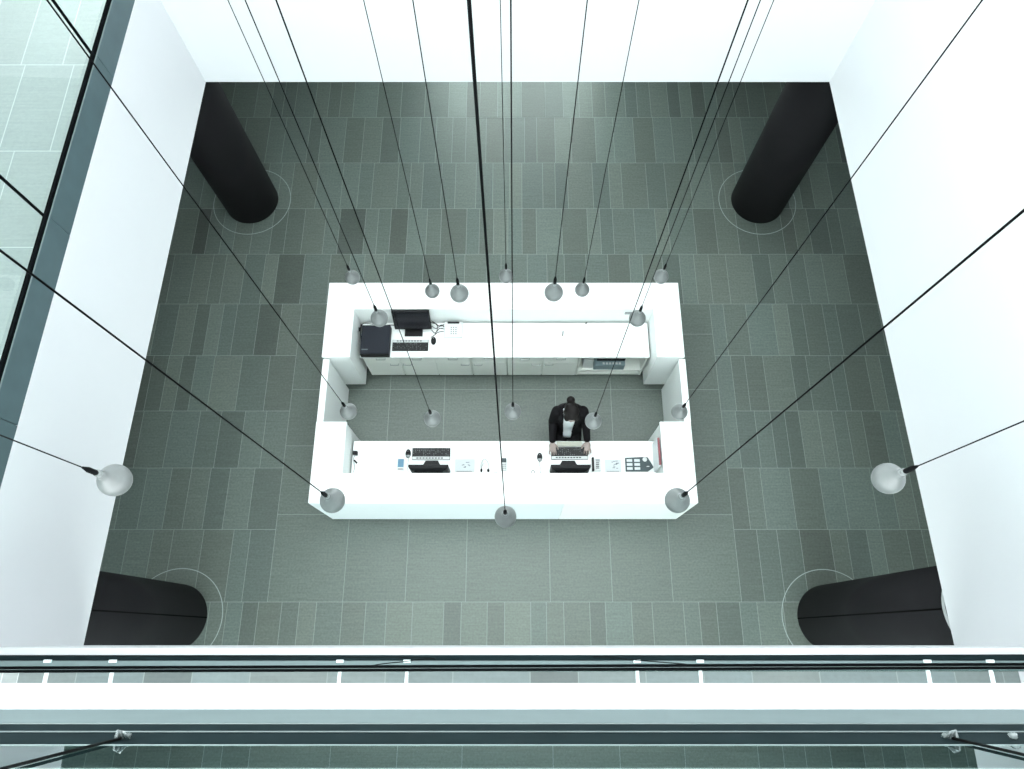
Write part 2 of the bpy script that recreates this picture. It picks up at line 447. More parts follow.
column(-3.735, 5.84, PI, 'round black column at the back left of the stone floor', 21)
column(3.47, 5.84, 0, 'round black column at the back right of the stone floor', 22)
column(-3.89, .21, 0, 'round black column at the front left, just above the rails', 23)
column(3.62, .20, PI, 'round black column at the front right with its pale top collar showing', 24)

# ------------------------------------------------------------------ pendant lamps
def pendant_proto():
    t = thing('pendant_lamp', '', 'lamp', (0, 0, 0), 'globe pendants over the reception desk')
    pr = []
    for k in range(0, 15):
        a = -PI/2+k*(PI/2+.75)/14
        pr.append((max(.075*math.cos(a), .001), .075*math.sin(a)))
    pr += [(.044, .068), (.033, .082), (.025, .096), (.020, .112), (.018, .128)]
    obj('globe', MB().lathe((0, 0, 0), pr, 32), M['opal'], t, smooth=True, local=True)
    obj('cap', MB().lathe((0, 0, 0), [(.0165, .128), (.0165, .150), (.014, .152)], 20), M['cap'], t, local=True)
    obj('sleeve', MB().lathe((0, 0, 0), [(.010, .152), (.0125, .160), (.0125, .215), (.009, .235), (.004, .262)], 16), M['cord'], t, local=True, smooth=True)
    return t
LAMPS = [
 (-1.87, .69, 5.16, 'nearest globe pendant at the left, against the white wall beside the floor'),
 (1.81, .72, 5.06, 'nearest globe pendant at the right, over the floor beside the white wall'),
 (-1.09, .77, 4.22, 'globe pendant over the front left corner of the desk'),
 (.98, .77, 4.22, 'globe pendant over the front right corner of the desk'),
 (-.058, .77, 3.62, 'globe pendant over the middle of the desk front edge'),
 (-1.16, 2.58, 2.96, 'globe pendant over the flat black computer on the back counter'),
 (-1.66, 3.47, 2.07, 'small globe pendant over the back left corner of the desk'),
 (-.84, 3.34, 2.02, 'small globe pendant above the black monitor on the back ledge, left of a bigger globe'),
 (-.44, 2.60, 3.38, 'bigger globe pendant over the back ledge left of the middle, beside a smaller one'),
 (-.08, 3.48, 2.08, 'small globe pendant over the middle of the back desk edge'),
 (.32, 2.61, 3.38, 'bigger globe pendant over the back ledge right of the middle, left of a smaller one'),
 (.70, 3.35, 2.03, 'small globe pendant over the back ledge, just right of the bigger globe'),
 (1.10, 2.67, 2.77, 'globe pendant over the right end of the back counter beside a grey socket'),
 (1.49, 3.43, 2.16, 'small globe pendant over the back right corner of the desk'),
 (-1.46, 1.87, 2.55, 'globe pendant over the left side panel between the two counters'),
 (-.72, 1.81, 2.53, 'globe pendant over the floor inside the desk, left of the middle'),
 (-.01, 1.87, 2.55, 'globe pendant over the floor in the middle inside the desk'),
 (.70, 1.79, 2.52, 'globe pendant hanging in front of the shoulder of the seated person'),
 (1.55, 1.98, 2.19, 'globe pendant over the right side panel between the two counters'),
]
proto = pendant_proto()
for i, (x, y, z, lab) in enumerate(LAMPS):
    if i == 0:
        t = proto; t.location = (x, y, z); t['label'] = lab
    else:
        t = dup(proto, (x, y, z), lab)
    obj('cord', MB().tube([(x, y, z+.255), (x, y, TOP-.02)], .0029, 8), M['cord'], t, smooth=True)

# ------------------------------------------------------------------ reception desk
XL, XR = -2.17, 1.94
fc = thing('reception_counter', 'white U-shaped front counter with a wide raised ledge facing the atrium', 'counter', (-.115, 1.7, .002))
Uo = [(XL, 1.325), (XR, 1.325), (XR, 2.22), (1.60, 2.22), (1.60, 1.646), (-1.835, 1.646), (-1.835, 2.22), (XL, 2.22)]
def inset_u(p, d):
    return [(p[0][0]+d, p[0][1]+d), (p[1][0]-d, p[1][1]+d), (p[2][0]-d, p[2][1]-d), (p[3][0]+d, p[3][1]-d), (p[4][0]+d, p[4][1]-d), (p[5][0]-d, p[5][1]-d), (p[6][0]-d, p[6][1]-d), (p[7][0]+d, p[7][1]-d)]
obj('plinth', MB().prism(inset_u(Uo, .035), .002, .05), M['plinth'], fc)
obj('carcass', MB().prism(inset_u(Uo, .008), .05, 1.062), M['desk'], fc, .004)
obj('ledge_top', MB().prism(Uo, 1.062, 1.10), M['desk'], fc, .004)
obj('front_panel', MB().box(XL+.004, .530, 1.322, 1.332, .055, 1.060), M['desk_face'], fc, .002)
obj('front_panel', MB().box(.534, XR-.004, 1.322, 1.332, .055, 1.060), M['desk'], fc, .002)
wt = thing('worktop', 'white lower worktop of the front counter, at which the person sits', 'worktop', (-.115, 1.9, .712))
obj('slab', MB().box(-1.826, 1.591, 1.656, 2.096, .712, .75), M['desk'], wt, .004)
for x in (-1.0, .05, 1.1):
    obj('support', MB().box(x-.012, x+.012, 1.656, 2.02, .002, .712), M['cab'], wt)

bc = thing('back_counter', 'white raised back ledge with two side wings, behind the front counter', 'counter', (-.115, 3.7, .002))
Ub = [(XL-.015, 3.935), (XL-.015, 2.986), (-1.862, 2.986), (-1.862, 3.59), (1.625, 3.59), (1.625, 2.986), (XR, 2.986), (XR, 3.935)]
def inset_b(p, d):
    return [(p[0][0]+d, p[0][1]-d), (p[1][0]+d, p[1][1]+d), (p[2][0]-d, p[2][1]+d), (p[3][0]-d, p[3][1]+d), (p[4][0]+d, p[4][1]+d), (p[5][0]+d, p[5][1]+d), (p[6][0]-d, p[6][1]+d), (p[7][0]-d, p[7][1]-d)]
obj('plinth', MB().prism(inset_b(Ub, .07), .002, .17), M['plinth'], bc)
obj('carcass', MB().prism(inset_b(Ub, .008), .17, 1.062), M['desk'], bc, .004)
obj('ledge_top', MB().prism(Ub, 1.062, 1.10), M['desk'], bc, .004)
bw = thing('worktop', 'white lower worktop along the back counter, over the drawers', 'worktop', (-.1, 3.35, .715))
obj('slab', MB().box(-1.836, 1.616, 3.125, 3.58, .715, .75), M['desk'], bw, .004)

# side panels joining the two counters
for x0, x1, lab in ((XL-.01, XL+.065, 'white side panel closing the left side between the two counters'), (XR-.060, XR+.015, 'white side panel closing the right side between the two counters')):
    sp = thing('side_panel', lab, 'panel', ((x0+x1)/2, 2.6, .002), 'side panels of the desk')
    obj('board', MB().box(x0+.006, x1-.006, 2.232, 2.976, .03, 1.02), M['desk'], sp, .003)
    obj('cap', MB().box(x0, x1, 2.228, 2.98, 1.02, 1.055), M['desk'], sp, .004)
    obj('plinth', MB().box(x0+.015, x1-.015, 2.24, 2.97, .002, .03), M['plinth'], sp)

# drawer cabinets under the back worktop
def cabinet(x, w, lab):
    t = thing('drawer_cabinet', lab, 'cabinet', (x+w/2, 3.35, .002), 'white cabinets under the back worktop')
    obj('carcass', MB().box(x+.002, x+w-.002, 3.17, 3.575, .09, .713), M['cab'], t)
    obj('toe_kick', MB().box(x+.01, x+w-.01, 3.21, 3.56, .002, .09), M['plinth'], t)
    for k in (0, 1):
        a = x+.004+k*w/2; b = a+w/2-.008
        d = obj('drawer', MB().box(a, b, 3.150, 3.168, .540, .708), M['cab'], t, .002)
        m = (a+b)/2
        obj('handle', MB().tube([(m-.055, 3.150, .655), (m-.055, 3.132, .655), (m+.055, 3.132, .655), (m+.055, 3.150, .655)], .005, 8), M['handle'], d)
        d = obj('door', MB().box(a, b, 3.150, 3.168, .095, .534), M['cab'], t, .002)
        m = b-.075 if k == 0 else a+.075
        obj('handle', MB().tube([(m-.05, 3.150, .48), (m-.05, 3.132, .48), (m+.05, 3.132, .48), (m+.05, 3.150, .48)], .005, 8), M['handle'], d)
    return t
cabinet(-1.822, .868, 'white drawer cabinet under the black keyboard, leftmost of three')
cabinet(-.954, .868, 'white drawer cabinet in the middle of three under the back worktop')
cabinet(-.086, .868, 'white drawer cabinet nearest the open niche, rightmost of three')
nc = thing('open_cabinet', 'white open niche at the right end of the back counter with a machine inside', 'cabinet', (1.2, 3.35, .002))
obj('base', MB().box(.786, 1.612, 3.17, 3.575, .06, .10), M['cab'], nc)
obj('side', MB().box(.786, .806, 3.15, 3.575, .10, .713), M['cab'], nc)
obj('side', MB().box(1.592, 1.612, 3.15, 3.575, .10, .713), M['cab'], nc)
obj('back', MB().box(.806, 1.592, 3.555, 3.575, .10, .713), M['cab'], nc)
obj('shelf', MB().box(.806, 1.592, 3.16, 3.553, .22, .24), M['cab'], nc)
obj('toe_kick', MB().box(.80, 1.60, 3.21, 3.56, .002, .06), M['plinth'], nc)

# ------------------------------------------------------------------ equipment
def keyboard(x0, x1, y0, y1, z, face, lab):
    """face=+1: typist on the +y side, strip on the -y side"""
    t = thing('keyboard', lab, 'keyboard', ((x0+x1)/2, (y0+y1)/2, z), 'computer keyboards')
    obj('case', MB().box(x0, x1, y0, y1, z, z+.014), M['black'], t, .004)
    s = .038
    ys = (y0+.003, y0+s) if face > 0 else (y1-s, y1-.003)
    obj('media_strip', MB().box(x0+.004, x1-.004, ys[0], ys[1], z+.014, z+.018), M['whitep'], t, .002)
    mk = MB(); n = 9
    for k in range(n):
        a = x0+.05+(x1-x0-.12)*k/n
        mk.box(a, a+(x1-x0-.12)/n*.72, (ys[0]+ys[1])/2-.006, (ys[0]+ys[1])/2+.006, z+.018, z+.0195)
    obj('media_keys', mk, M['keys'], t)
    ka, kb = (y0+s+.006, y1-.006) if face > 0 else (y0+.006, y1-s-.006)
    km = MB(); rows = 5; cols = 18
    for r in range(rows):
        for c in range(cols):
            a = x0+.008+(x1-x0-.016)*c/cols; w = (x1-x0-.016)/cols; h = (kb-ka)/rows
            if r == (rows-1 if face > 0 else 0) and 4 <= c <= 8:
                if c > 4: continue
                km.box(a+.002, a+5*w-.002, ka+r*h+.002, ka+(r+1)*h-.002, z+.0141, z+.021); continue
            km.box(a+.002, a+w-.002, ka+r*h+.002, ka+(r+1)*h-.002, z+.0141, z+.021)
    kk = obj('keys', km, M['keys'], t)
    lm = MB()
    for r in range(rows):
        for c in range(cols):
            if random.random() < .5:
                a = x0+.012+(x1-x0-.016)*c/cols; b = ka+r*(kb-ka)/rows+.008
                lm.box(a, a+.007, b, b+.005, z+.0209, z+.0213)
    obj('legends', lm, M['greyp'], kk)
    return t
Z = .7505
keyboard(-1.15, -.72, 1.872, 2.012, Z, 1, 'black keyboard with a white strip, on the left of the front worktop')
keyboard(.42, .835, 1.878, 2.022, Z, 1, 'black keyboard with a white strip under the hands of the person')
keyboard(-1.455, -1.025, 3.205, 3.350, Z, -1, 'black keyboard in front of the monitor on the back counter')
tag(obj('wrist_pad', MB().box(.486, .770, 2.030, 2.088, Z, Z+.018), M['cream'], bevel=.006), 'long cream pad on the desk edge between the hands of the person', 'pad')

def mouse(x, y, lab, light=False, rot=0, cord=None):
    t = thing('mouse', lab, 'mouse', (x, y, Z), 'computer mice')
    m = MB()
    m.rings([[Vector((.031*s*math.cos(2*PI*i/20), .052*s*math.sin(2*PI*i/20), z)) for i in range(20)] for s, z in ((.94, 0), (1, .008), (.95, .020), (.78, .030), (.45, .035), (.1, .036))])
    obj('body', m, M['black'], t, smooth=True, local=True)
    obj('wheel', MB().tube([(-.004, .024, .034), (.004, .024, .034)], .006, 12), M['greyp'], t, local=True)
    if light:
        p = MB(); p.rings([[Vector((.026*s*math.cos(2*PI*i/20), -.030+.021*s*math.sin(2*PI*i/20), z)) for i in range(20)] for s, z in ((1.0, .012), (.98, .026), (.7, .034), (.2, .0365))])
        obj('grey_button', p, M['greyp'], t, smooth=True, local=True)
    t.rotation_euler = (0, 0, rot)
    if cord:
        c = MB().tube([(p[0]-x, p[1]-y, p[2]-Z) for p in cord], .0025, 6, 6)
        obj('cord', c, M['greyp'] if light else M['cord'], t, smooth=True, local=True)
    return t
mouse(-1.195, 1.945, 'black mouse left of the left keyboard on the front worktop', True, 0, [(-1.195, 1.90, .757), (-1.19, 1.86, .755), (-1.20, 1.80, .754), (-1.17, 1.68, .754)])
mouse(.29, 1.905, 'black and grey mouse left of the keyboard the person types on', True, 0, [(.29, 1.86, .757), (.285, 1.82, .755), (.30, 1.76, .754), (.28, 1.68, .754)])
mouse(-.965, 3.335, 'black mouse right of the keyboard on the back counter')

def front_monitor(xc, lab):
    t = thing('monitor', lab, 'monitor', (xc, 1.76, Z), 'computer monitors')
    w = .216
    obj('bezel', MB().box(xc-w, xc+w, 1.722, 1.745, .80, 1.075), M['black'], t, .004)
    m = MB()
    m.rings([[Vector((xc+sx*a, y, z)) for sx, z in ((-1, z0), (1, z0), (1, z1), (-1, z1))] for a, y, z0, z1 in ((w, 1.722, .80, 1.075), (w-.012, 1.705, .81, 1.07), (w-.06, 1.672, .85, 1.04), (w-.10, 1.664, .88, 1.01))])
    obj('back_housing', m, M['black'], t)
    obj('screen', MB().box(xc-w+.015, xc+w-.015, 1.745, 1.747, .82, 1.06), M['screen'], t)
    obj('neck', MB().box(xc-.035, xc+.035, 1.69, 1.72, .765, .86), M['black'], t, .004)
    obj('foot', MB().prism([(xc-.085, 1.70), (xc+.085, 1.70), (xc+.095, 1.82), (xc+.07, 1.865), (xc-.07, 1.865), (xc-.095, 1.82)], Z, .765), M['black'], t, .004)
    return t
front_monitor(-.925, 'black monitor seen from above on the left of the front worktop')
front_monitor(.612, 'black monitor seen from above facing the person at the front worktop')

t = thing('monitor', 'black monitor with its dark screen facing up from the back counter', 'monitor', (-1.21, 3.44, Z), 'computer monitors')
R = Matrix.Rotation(math.radians(-14), 4, 'X')
def tilt_box(x0, x1, y0, y1, z0, z1, piv=(-1.205, 3.49, .95)):
    m = MB().box(x0-piv[0], x1-piv[0], y0, y1, z0-piv[2], z1-piv[2])
    bmesh.ops.transform(m.bm, matrix=Matrix.Translation(piv) @ R, verts=m.bm.verts[:])
    return m
obj('bezel', tilt_box(-1.425, -.985, 0, .03, .815, 1.14), M['black'], t, .004)
obj('screen', tilt_box(-1.410, -1.000, -.002, 0, .835, 1.125), M['screen'], t)
obj('neck', MB().box(-1.25, -1.16, 3.485, 3.515, .765, .90), M['black'], t, .004)
obj('foot', MB().prism([(-1.315, 3.395), (-1.10, 3.395), (-1.10, 3.51), (-1.16, 3.555), (-1.25, 3.555), (-1.315, 3.51)], Z, .766), M['black'], t, .004)

t = thing('desktop_computer', 'flat blue-black computer case at the left end of the back counter', 'computer', (-1.645, 3.3, Z))
obj('case', MB().box(-1.815, -1.475, 3.135, 3.50, Z+.006, .852), M['navy'], t, .006)
obj('front_bezel', MB().box(-1.815, -1.475, 3.121, 3.134, Z+.004, .846), M['black'], t, .004)
obj('badge', MB().box(-1.80, -1.725, 3.178, 3.192, .852, .8535), M['trim'], t)
for dx in (-.15, .15):
    for y in (3.17, 3.46): obj('foot', MB().lathe((-1.645+dx, y, Z), [(.014, 0), (.014, .006)], 12), M['cord'], t)

def phone(x0, x1, y0, y1, lab, black_handset=False):
    t = thing('desk_phone', lab, 'phone', ((x0+x1)/2, (y0+y1)/2, Z), 'desk phones')
    m = MB(); m.rings([[(x0, y0, Z), (x1, y0, Z), (x1, y1, Z), (x0, y1, Z)], [(x0+.004, y0+.004, .772), (x1-.004, y0+.004, .772), (x1-.004, y1-.004, .80), (x0+.004, y1-.004, .80)]])
    obj('body', m, M['whitep'], t, .003)
    k = MB(); w = x1-x0; h = y1-y0
    zz = lambda y: .772+.028*(y-y0)/h
    for r in range(4):
        for c in range(3):
            a = x0+w*(.36+.13*c); b = y0+h*(.2+.13*r)
            k.box(a, a+.012, b, b+.010, zz(b)-.002, zz(b)+.004)
    obj('keypad', k, M['keys'], t)
    return t
t = phone(-.84, -.62, 3.375, 3.575, 'white keypad phone right of the monitor on the back counter')
obj('display', MB().box(-.80, -.66, 3.545, 3.568, .797, .803), M['black'], t)
t = phone(.885, .975, 1.742, 1.885, 'narrow white phone with a black side, right of the front right monitor')
obj('handset', MB().box(.872, .896, 1.735, 1.895, .775, .812), M['black'], t, .008)
obj('display', MB().box(.915, .96, 1.845, 1.872, .793, .801), M['greyp'], t)

# smart phone on a stand
t = thing('smartphone', 'small white phone with a blue screen, left of the left monitor', 'phone', (-1.272, 1.835, Z))
obj('body', MB().box(-1.315, -1.230, 1.755, 1.892, Z, .762), M['whitep'], t, .004)
obj('screen', MB().box(-1.305, -1.240, 1.790, 1.882, .762, .764), M['blue'], t)
obj('button', MB().box(-1.30, -1.245, 1.764, 1.772, .762, .764), M['black'], t)

def forms(x0, x1, y0, y1, n, lab):
    t = thing('form_holder', lab, 'paper', ((x0+x1)/2, (y0+y1)/2, Z), 'form holders on the front worktop')
    obj('tray', MB().box(x0, x1, y0, y1, Z, .758), M['whitep'], t, .002)
    for k in range(2):
        a = x0+.008+k*(x1-x0)*.12
        obj('sheet', MB().box(a, a+(x1-x0)*.8, y0+.012, y1-.006, .7585+.003*k, .7605+.003*k), M['paper'], t)
    p = MB()
    for k in range(n):
        a = x0+(x1-x0)*random.uniform(.35, .7); b = y0+(y1-y0)*random.uniform(.25, .85)
        p.box(a, a+random.uniform(.01, .03), b, b+.006, .7635, .7643)
    obj('print', p, M['ink'], t)
    obj('clip_bar', MB().box(x0+.02, x1-.03, y0+.004, y0+.010, .758, .767), M['greyp'], t, .001)
    return t
forms(-.665, -.44, 1.735, 1.885, 9, 'white printed forms between the left monitor and the small headset')
forms(1.02, 1.205, 1.735, 1.880, 12, 'white printed forms between the narrow phone and the dark tray')

t = thing('headset', 'small white headset with black ends, right of the left forms', 'headset', (-.325, 1.80, Z))
obj('band', MB().tube([(-.365, 1.745, .762), (-.372, 1.81, .775), (-.345, 1.868, .785), (-.310, 1.868, .785), (-.282, 1.81, .775), (-.290, 1.745, .762)], .007, 10, 6), M['whitep'], t, smooth=True)
for x, y in ((-.365, 1.752), (-.288, 1.752)):
    obj('ear_pad', MB().ell((x, y, .766), .012, .022, .015), M['black'], t, smooth=True)
obj('boom', MB().tube([(-.365, 1.76, .77), (-.355, 1.81, .758), (-.33, 1.84, .756)], .003, 6, 5), M['greyp'], t, smooth=True)
t = thing('card_terminal', 'small upright dark-topped card terminal at the middle of the front worktop', 'terminal', (-.112, 1.81, Z))
m = MB(); m.rings([[(-.145, 1.745, Z), (-.080, 1.745, Z), (-.080, 1.885, Z), (-.145, 1.885, Z)], [(-.140, 1.750, .775), (-.085, 1.750, .775), (-.085, 1.880, .81), (-.140, 1.880, .81)]])
obj('body', m, M['whitep'], t, .004)
obj('display', MB().box(-.140, -.085, 1.835, 1.882, .800, .813), M['slate'], t, .003)
k = MB()
for r in range(3):
    for c in range(3): k.box(-.135+.017*c, -.123+.017*c, 1.765+.02*r, 1.777+.02*r, .777+.005*r, .785+.005*r)
obj('keypad', k, M['greyp'], t)

t = thing('desk_tray', 'dark slate desk tray with six white cards, near the right wing', 'tray', (1.40, 1.82, Z))
obj('base', MB().prism([(1.25, 1.74), (1.50, 1.74), (1.565, 1.785), (1.505, 1.90), (1.47, 1.905), (1.25, 1.895)], Z, .778), M['slate'], t, .004)
for c in range(2):
    for r in range(3):
        a = 1.265+.085*c; b = 1.755+.046*r
        obj('card', MB().box(a, a+.062, b, b+.030, .778, .782), M['paper'], t)
obj('coin_cup', MB().lathe((1.468, 1.872, .778), [(.022, 0), (.026, .012), (.021, .012), (.018, .003)], 20), M['whitep'], t)
obj('strap', MB().box(1.485, 1.515, 1.79, 1.798, .778, .782), M['whitep'], t)

def small(name, mb, m, lab, cat, bevel=.002, group=None):
    return tag(obj(name, mb, m, bevel=bevel), lab, cat, group)
small('paper_clip', MB().tube([(.195, 1.715, .753), (.20, 1.745, .753), (.215, 1.755, .753), (.228, 1.742, .753), (.226, 1.718, .753)], .0035, 6, 5), M['black'], 'tiny black bent clip left of the mouse by the person', 'clip', 0)
small('pen', MB().tube([(-.245, 1.722, .756), (-.19, 1.726, .756)], .005, 8), M['black'], 'short black pen by the ledge between headset and terminal', 'pen', 0)
small('marker', MB().tube([(.27, 1.718, .756), (.315, 1.722, .756)], .005, 8), M['black'], 'short black marker by the front ledge below the mouse of the person', 'marker', 0)
t = thing('folder', 'white folder with a red top edge against the inside of the right wing', 'folder', (1.57, 1.9, .7505))
obj('cover', MB().box(1.570, 1.592, 1.74, 2.06, .7505, 1.03), M['sheet'], t, .002)
obj('red_edge', MB().box(1.571, 1.591, 1.75, 2.05, 1.0305, 1.058), M['red'], t, .001)
t = thing('charger', 'black charger plug with a thin lead inside the left wing', 'charger', (-1.79, 1.93, .7505))
obj('plug', MB().box(-1.815, -1.765, 1.925, 1.97, .7505, .80), M['black'], t, .006)
obj('tip', MB().tube([(-1.80, 1.87, .765), (-1.765, 1.835, .757)], .009, 8), M['black'], t)
obj('lead', MB().tube([(-1.79, 1.93, .765), (-1.81, 1.89, .756), (-1.80, 1.84, .754), (-1.79, 1.79, .754), (-1.80, 1.73, .754)], .003, 6, 6), M['greyp'], t, smooth=True)

# back counter small things
small('pen', MB().tube([(.585, 3.40, .756), (.592, 3.465, .756)], .0055, 8), M['black'], 'black pen lying on the bare right half of the back worktop', 'pen', 0)
small('stopper', MB().tube([(.865, 3.565, .758), (.885, 3.575, .758)], .008, 8), M['black'], 'tiny black stopper at the foot of the back ledge, right of the pen', 'stopper', 0)
obj('socket', MB().box(1.31, 1.42, 3.586, 3.5975, .96, 1.01), M['greyp'], bc, .003)
small('paper_sheet', MB().box(.15, .36, 3.20, 3.48, .7505, .752), M['sheet'], 'blank white sheet on the back worktop left of the black pen', 'paper', 0)
t = thing('cable_bundle', 'tangle of thin black cables between monitor and phone on the back counter', 'cable', (-.9, 3.5, .7505))
for pts in ([(-1.0, 3.555, .80), (-.95, 3.565, .757), (-.90, 3.53, .757), (-.845, 3.55, .76)], [(-.99, 3.52, .78), (-.94, 3.50, .756), (-.88, 3.545, .757), (-.845, 3.52, .76)],
            [(-.995, 3.48, .757), (-.95, 3.44, .756), (-.90, 3.50, .757), (-.845, 3.49, .76)], [(-1.00, 3.38, .756), (-.96, 3.41, .756), (-.91, 3.45, .756), (-.845, 3.46, .758)],
            [(-.99, 3.565, .84), (-.93, 3.54, .757), (-.93, 3.47, .758), (-.95, 3.43, .757)]):
    obj('lead', MB().tube(pts, .0042, 6, 6), M['cord'], t, smooth=True)
t = thing('power_lead', 'black power lead looping round the flat computer case to the left wing', 'cable', (-1.75, 3.5, .7505))
obj('lead', MB().tube([(-1.43, 3.54, .76), (-1.52, 3.545, .757), (-1.62, 3.53, .757), (-1.74, 3.545, .80), (-1.81, 3.51, .86), (-1.832, 3.44, .84), (-1.828, 3.36, .80), (-1.828, 3.30, .77)], .005, 6, 6), M['cord'], t, smooth=True)
obj('plug', MB().box(-1.838, -1.819, 3.40, 3.44, .885, .92), M['black'], t, .004)

# machine in the niche
t = thing('printer', 'blue-grey machine with a black top on the shelf of the open niche', 'printer', (1.19, 3.35, .24))
obj('body', MB().box(1.0, 1.38, 3.165, 3.545, .242, .40), M['bluegrey'], t, .006)
obj('top', MB().box(1.03, 1.38, 3.22, 3.545, .40, .46), M['black'], t, .006)
k = MB()
for c in range(6): k.box(1.10+.04*c, 1.125+.04*c, 3.175, 3.20, .40, .408)
obj('buttons', k, M['whitep'], t)
obj('control_panel', MB().box(1.07, 1.37, 3.168, 3.172, .345, .395), M['slate'], t)
small('paper_box', MB().box(.86, .98, 3.19, 3.40, .2405, .50), M['whitep'], 'white box standing left of the machine in the open niche', 'box')

# ------------------------------------------------------------------ office chair (under the person)
PX = .622
ch = thing('stool', 'black round stool under the seated person', 'stool', (PX, 2.40, .002))
obj('seat', MB().ovals([(PX, 2.40, .415, .13, .13), (PX, 2.40, .419, .148, .148), (PX, 2.40, .433, .15, .15), (PX, 2.40, .440, .13, .13)], 32), M['seatcloth'], ch, smooth=True)
obj('gas_column', MB().lathe((PX, 2.40, 0), [(.026, .03), (.026, .28), (.018, .28), (.018, .41), (.06, .412), (.06, .415)], 20), M['black'], ch)
obj('base', MB().lathe((PX, 2.40, 0), [(.16, .002), (.165, .012), (.15, .022), (.03, .029)], 32), M['black'], ch)

# ------------------------------------------------------------------ seated person
def remeshed(name, mb, voxel, material, parent, smooth_it=3):
    bm = mb.bm
    bmesh.ops.recalc_face_normals(bm, faces=bm.faces[:])
    bmesh.ops.translate(bm, verts=bm.verts[:], vec=-wloc(parent))
    me = bpy.data.meshes.new(name+'_src'); bm.to_mesh(me); bm.free()
    o = bpy.data.objects.new(name+'_src', me); COL.objects.link(o)
    r = o.modifiers.new('r', 'REMESH'); r.mode = 'VOXEL'; r.voxel_size = voxel; r.use_smooth_shade = True
    s = o.modifiers.new('s', 'SMOOTH'); s.iterations = smooth_it; s.factor = .5
    dg = bpy.context.evaluated_depsgraph_get()
    m2 = bpy.data.meshes.new_from_object(o.evaluated_get(dg))
    bpy.data.objects.remove(o); bpy.data.meshes.remove(me)
    m2.name = name
    m2.materials.clear()
    return link_mesh(name, m2, material, parent, True)

def blimb(m, pts, rs, n=16):
    m.tube(pts, rs, n)
    for p, r in zip(pts, rs): m.ell(p, r, r, r, u=14, v=10)

SHL, SHR = Vector((PX-.140, 2.365, 1.020)), Vector((PX+.146, 2.365, 1.020))
ELL, ELR = Vector((PX-.178, 2.320, .800)), Vector((PX+.196, 2.320, .800))
WRL, WRR = Vector((PX-.186, 2.085, .800)), Vector((PX+.205, 2.095, .800))
NECK = Vector((PX, 2.375, 1.075)); HEAD = Vector((PX+.002, 2.290, 1.195))
person = thing('person', 'person in a black suit and white shirt, hair in a bun, typing', 'person', (PX, 2.42, .45))
body = MB()
body.ovals([(PX, 2.42, .475, .15, .11), (PX, 2.41, .55, .160, .115), (PX, 2.385, .66, .135, .10), (PX, 2.385, .76, .125, .092), (PX, 2.395, .90, .15, .10), (PX, 2.385, 1.0, .155, .088), (PX, 2.38, 1.05, .12, .07), (PX, 2.38, 1.08, .06, .05)], 28)
body.tube([NECK+Vector((0, .005, -.05)), NECK, HEAD+Vector((-.004, .035, -.03))], [.055, .050, .048], 16)
RH = Matrix.Rotation(math.radians(31), 3, 'X')     # head bent down, face towards -y
def hp(x, y, z): return HEAD+RH @ Vector((x, y, z))
body.ell(hp(0, .012, .025), .074, .092, .088, RH, 24, 16)
body.ell(hp(0, -.022, -.035), .062, .068, .080, RH, 24, 16)
body.ell(hp(0, -.062, -.088), .026, .022, .020, RH)                 # chin
body.ell(hp(0, -.078, .018), .050, .018, .016, RH)                  # brow
body.tube([hp(0, -.086, .008), hp(0, -.104, -.030)], [.007, .012], 10)
body.ell(hp(0, -.102, -.032), .015, .011, .010, RH, 12, 8)
for sx in (-1, 1):
    body.ell(hp(sx*.036, -.066, -.028), .020, .016, .018, RH, 12, 8)   # cheek
    body.ell(hp(sx*.077, .012, -.010), .009, .018, .030, RH, 12, 8)    # ear
blimb(body, [SHL, ELL, WRL], [.044, .036, .024]); blimb(body, [SHR, ELR, WRR], [.044, .036, .024])
HIPL, HIPR = Vector((PX-.085, 2.42, .545)), Vector((PX+.085, 2.42, .545))
KNL, KNR = Vector((PX-.088, 2.02, .535)), Vector((PX+.088, 2.02, .535))
ANL, ANR = Vector((PX-.088, 2.05, .095)), Vector((PX+.088, 2.05, .095))
for h, k, a in ((HIPL, KNL, ANL), (HIPR, KNR, ANR)):
    blimb(body, [h, (h+k)/2, k], [.076, .066, .050])
    blimb(body, [k, k+(a-k)*.35+Vector((0, .012, 0)), a], [.048, .050, .030])
    body.tube([a, a+Vector((0, -.06, -.05)), a+Vector((0, -.14, -.07))], [.030, .030, .020], 12)
def hand(w, side):
    """palm down above the keys; side=-1: thumb towards +x"""
    tdir = -side
    pc = w+Vector((0, -.060, -.006))
    body.tube([w, w+Vector((0, -.02, -.002))], [.024, .024], 12)
    body.ell(pc, .040, .048, .014, None, 18, 10)
    for k, (dx, ln) in enumerate(((-.028, .058), (-.0095, .072), (.0095, .076), (.028, .066))):
        if side > 0: dx = -dx
        b = pc+Vector((dx, -.036, .003)); l = ln
        body.tube([b+Vector((0, .02, 0)), b, b+Vector((dx*.25, -l*.45, .007)), b+Vector((dx*.35, -l*.8, -.006)), b+Vector((dx*.38, -l*.95, -.016))], [.0095, .0092, .0085, .0078, .0065], 10)
    tb = pc+Vector((tdir*.030, .016, -.002))
    body.tube([tb, tb+Vector((tdir*.024, -.024, -.003)), tb+Vector((tdir*.034, -.054, -.009))], [.013, .0105, .008], 10)
hand(WRL, -1); hand(WRR, 1)
remeshed('body', body, .0042, M['skin'], person, 3)

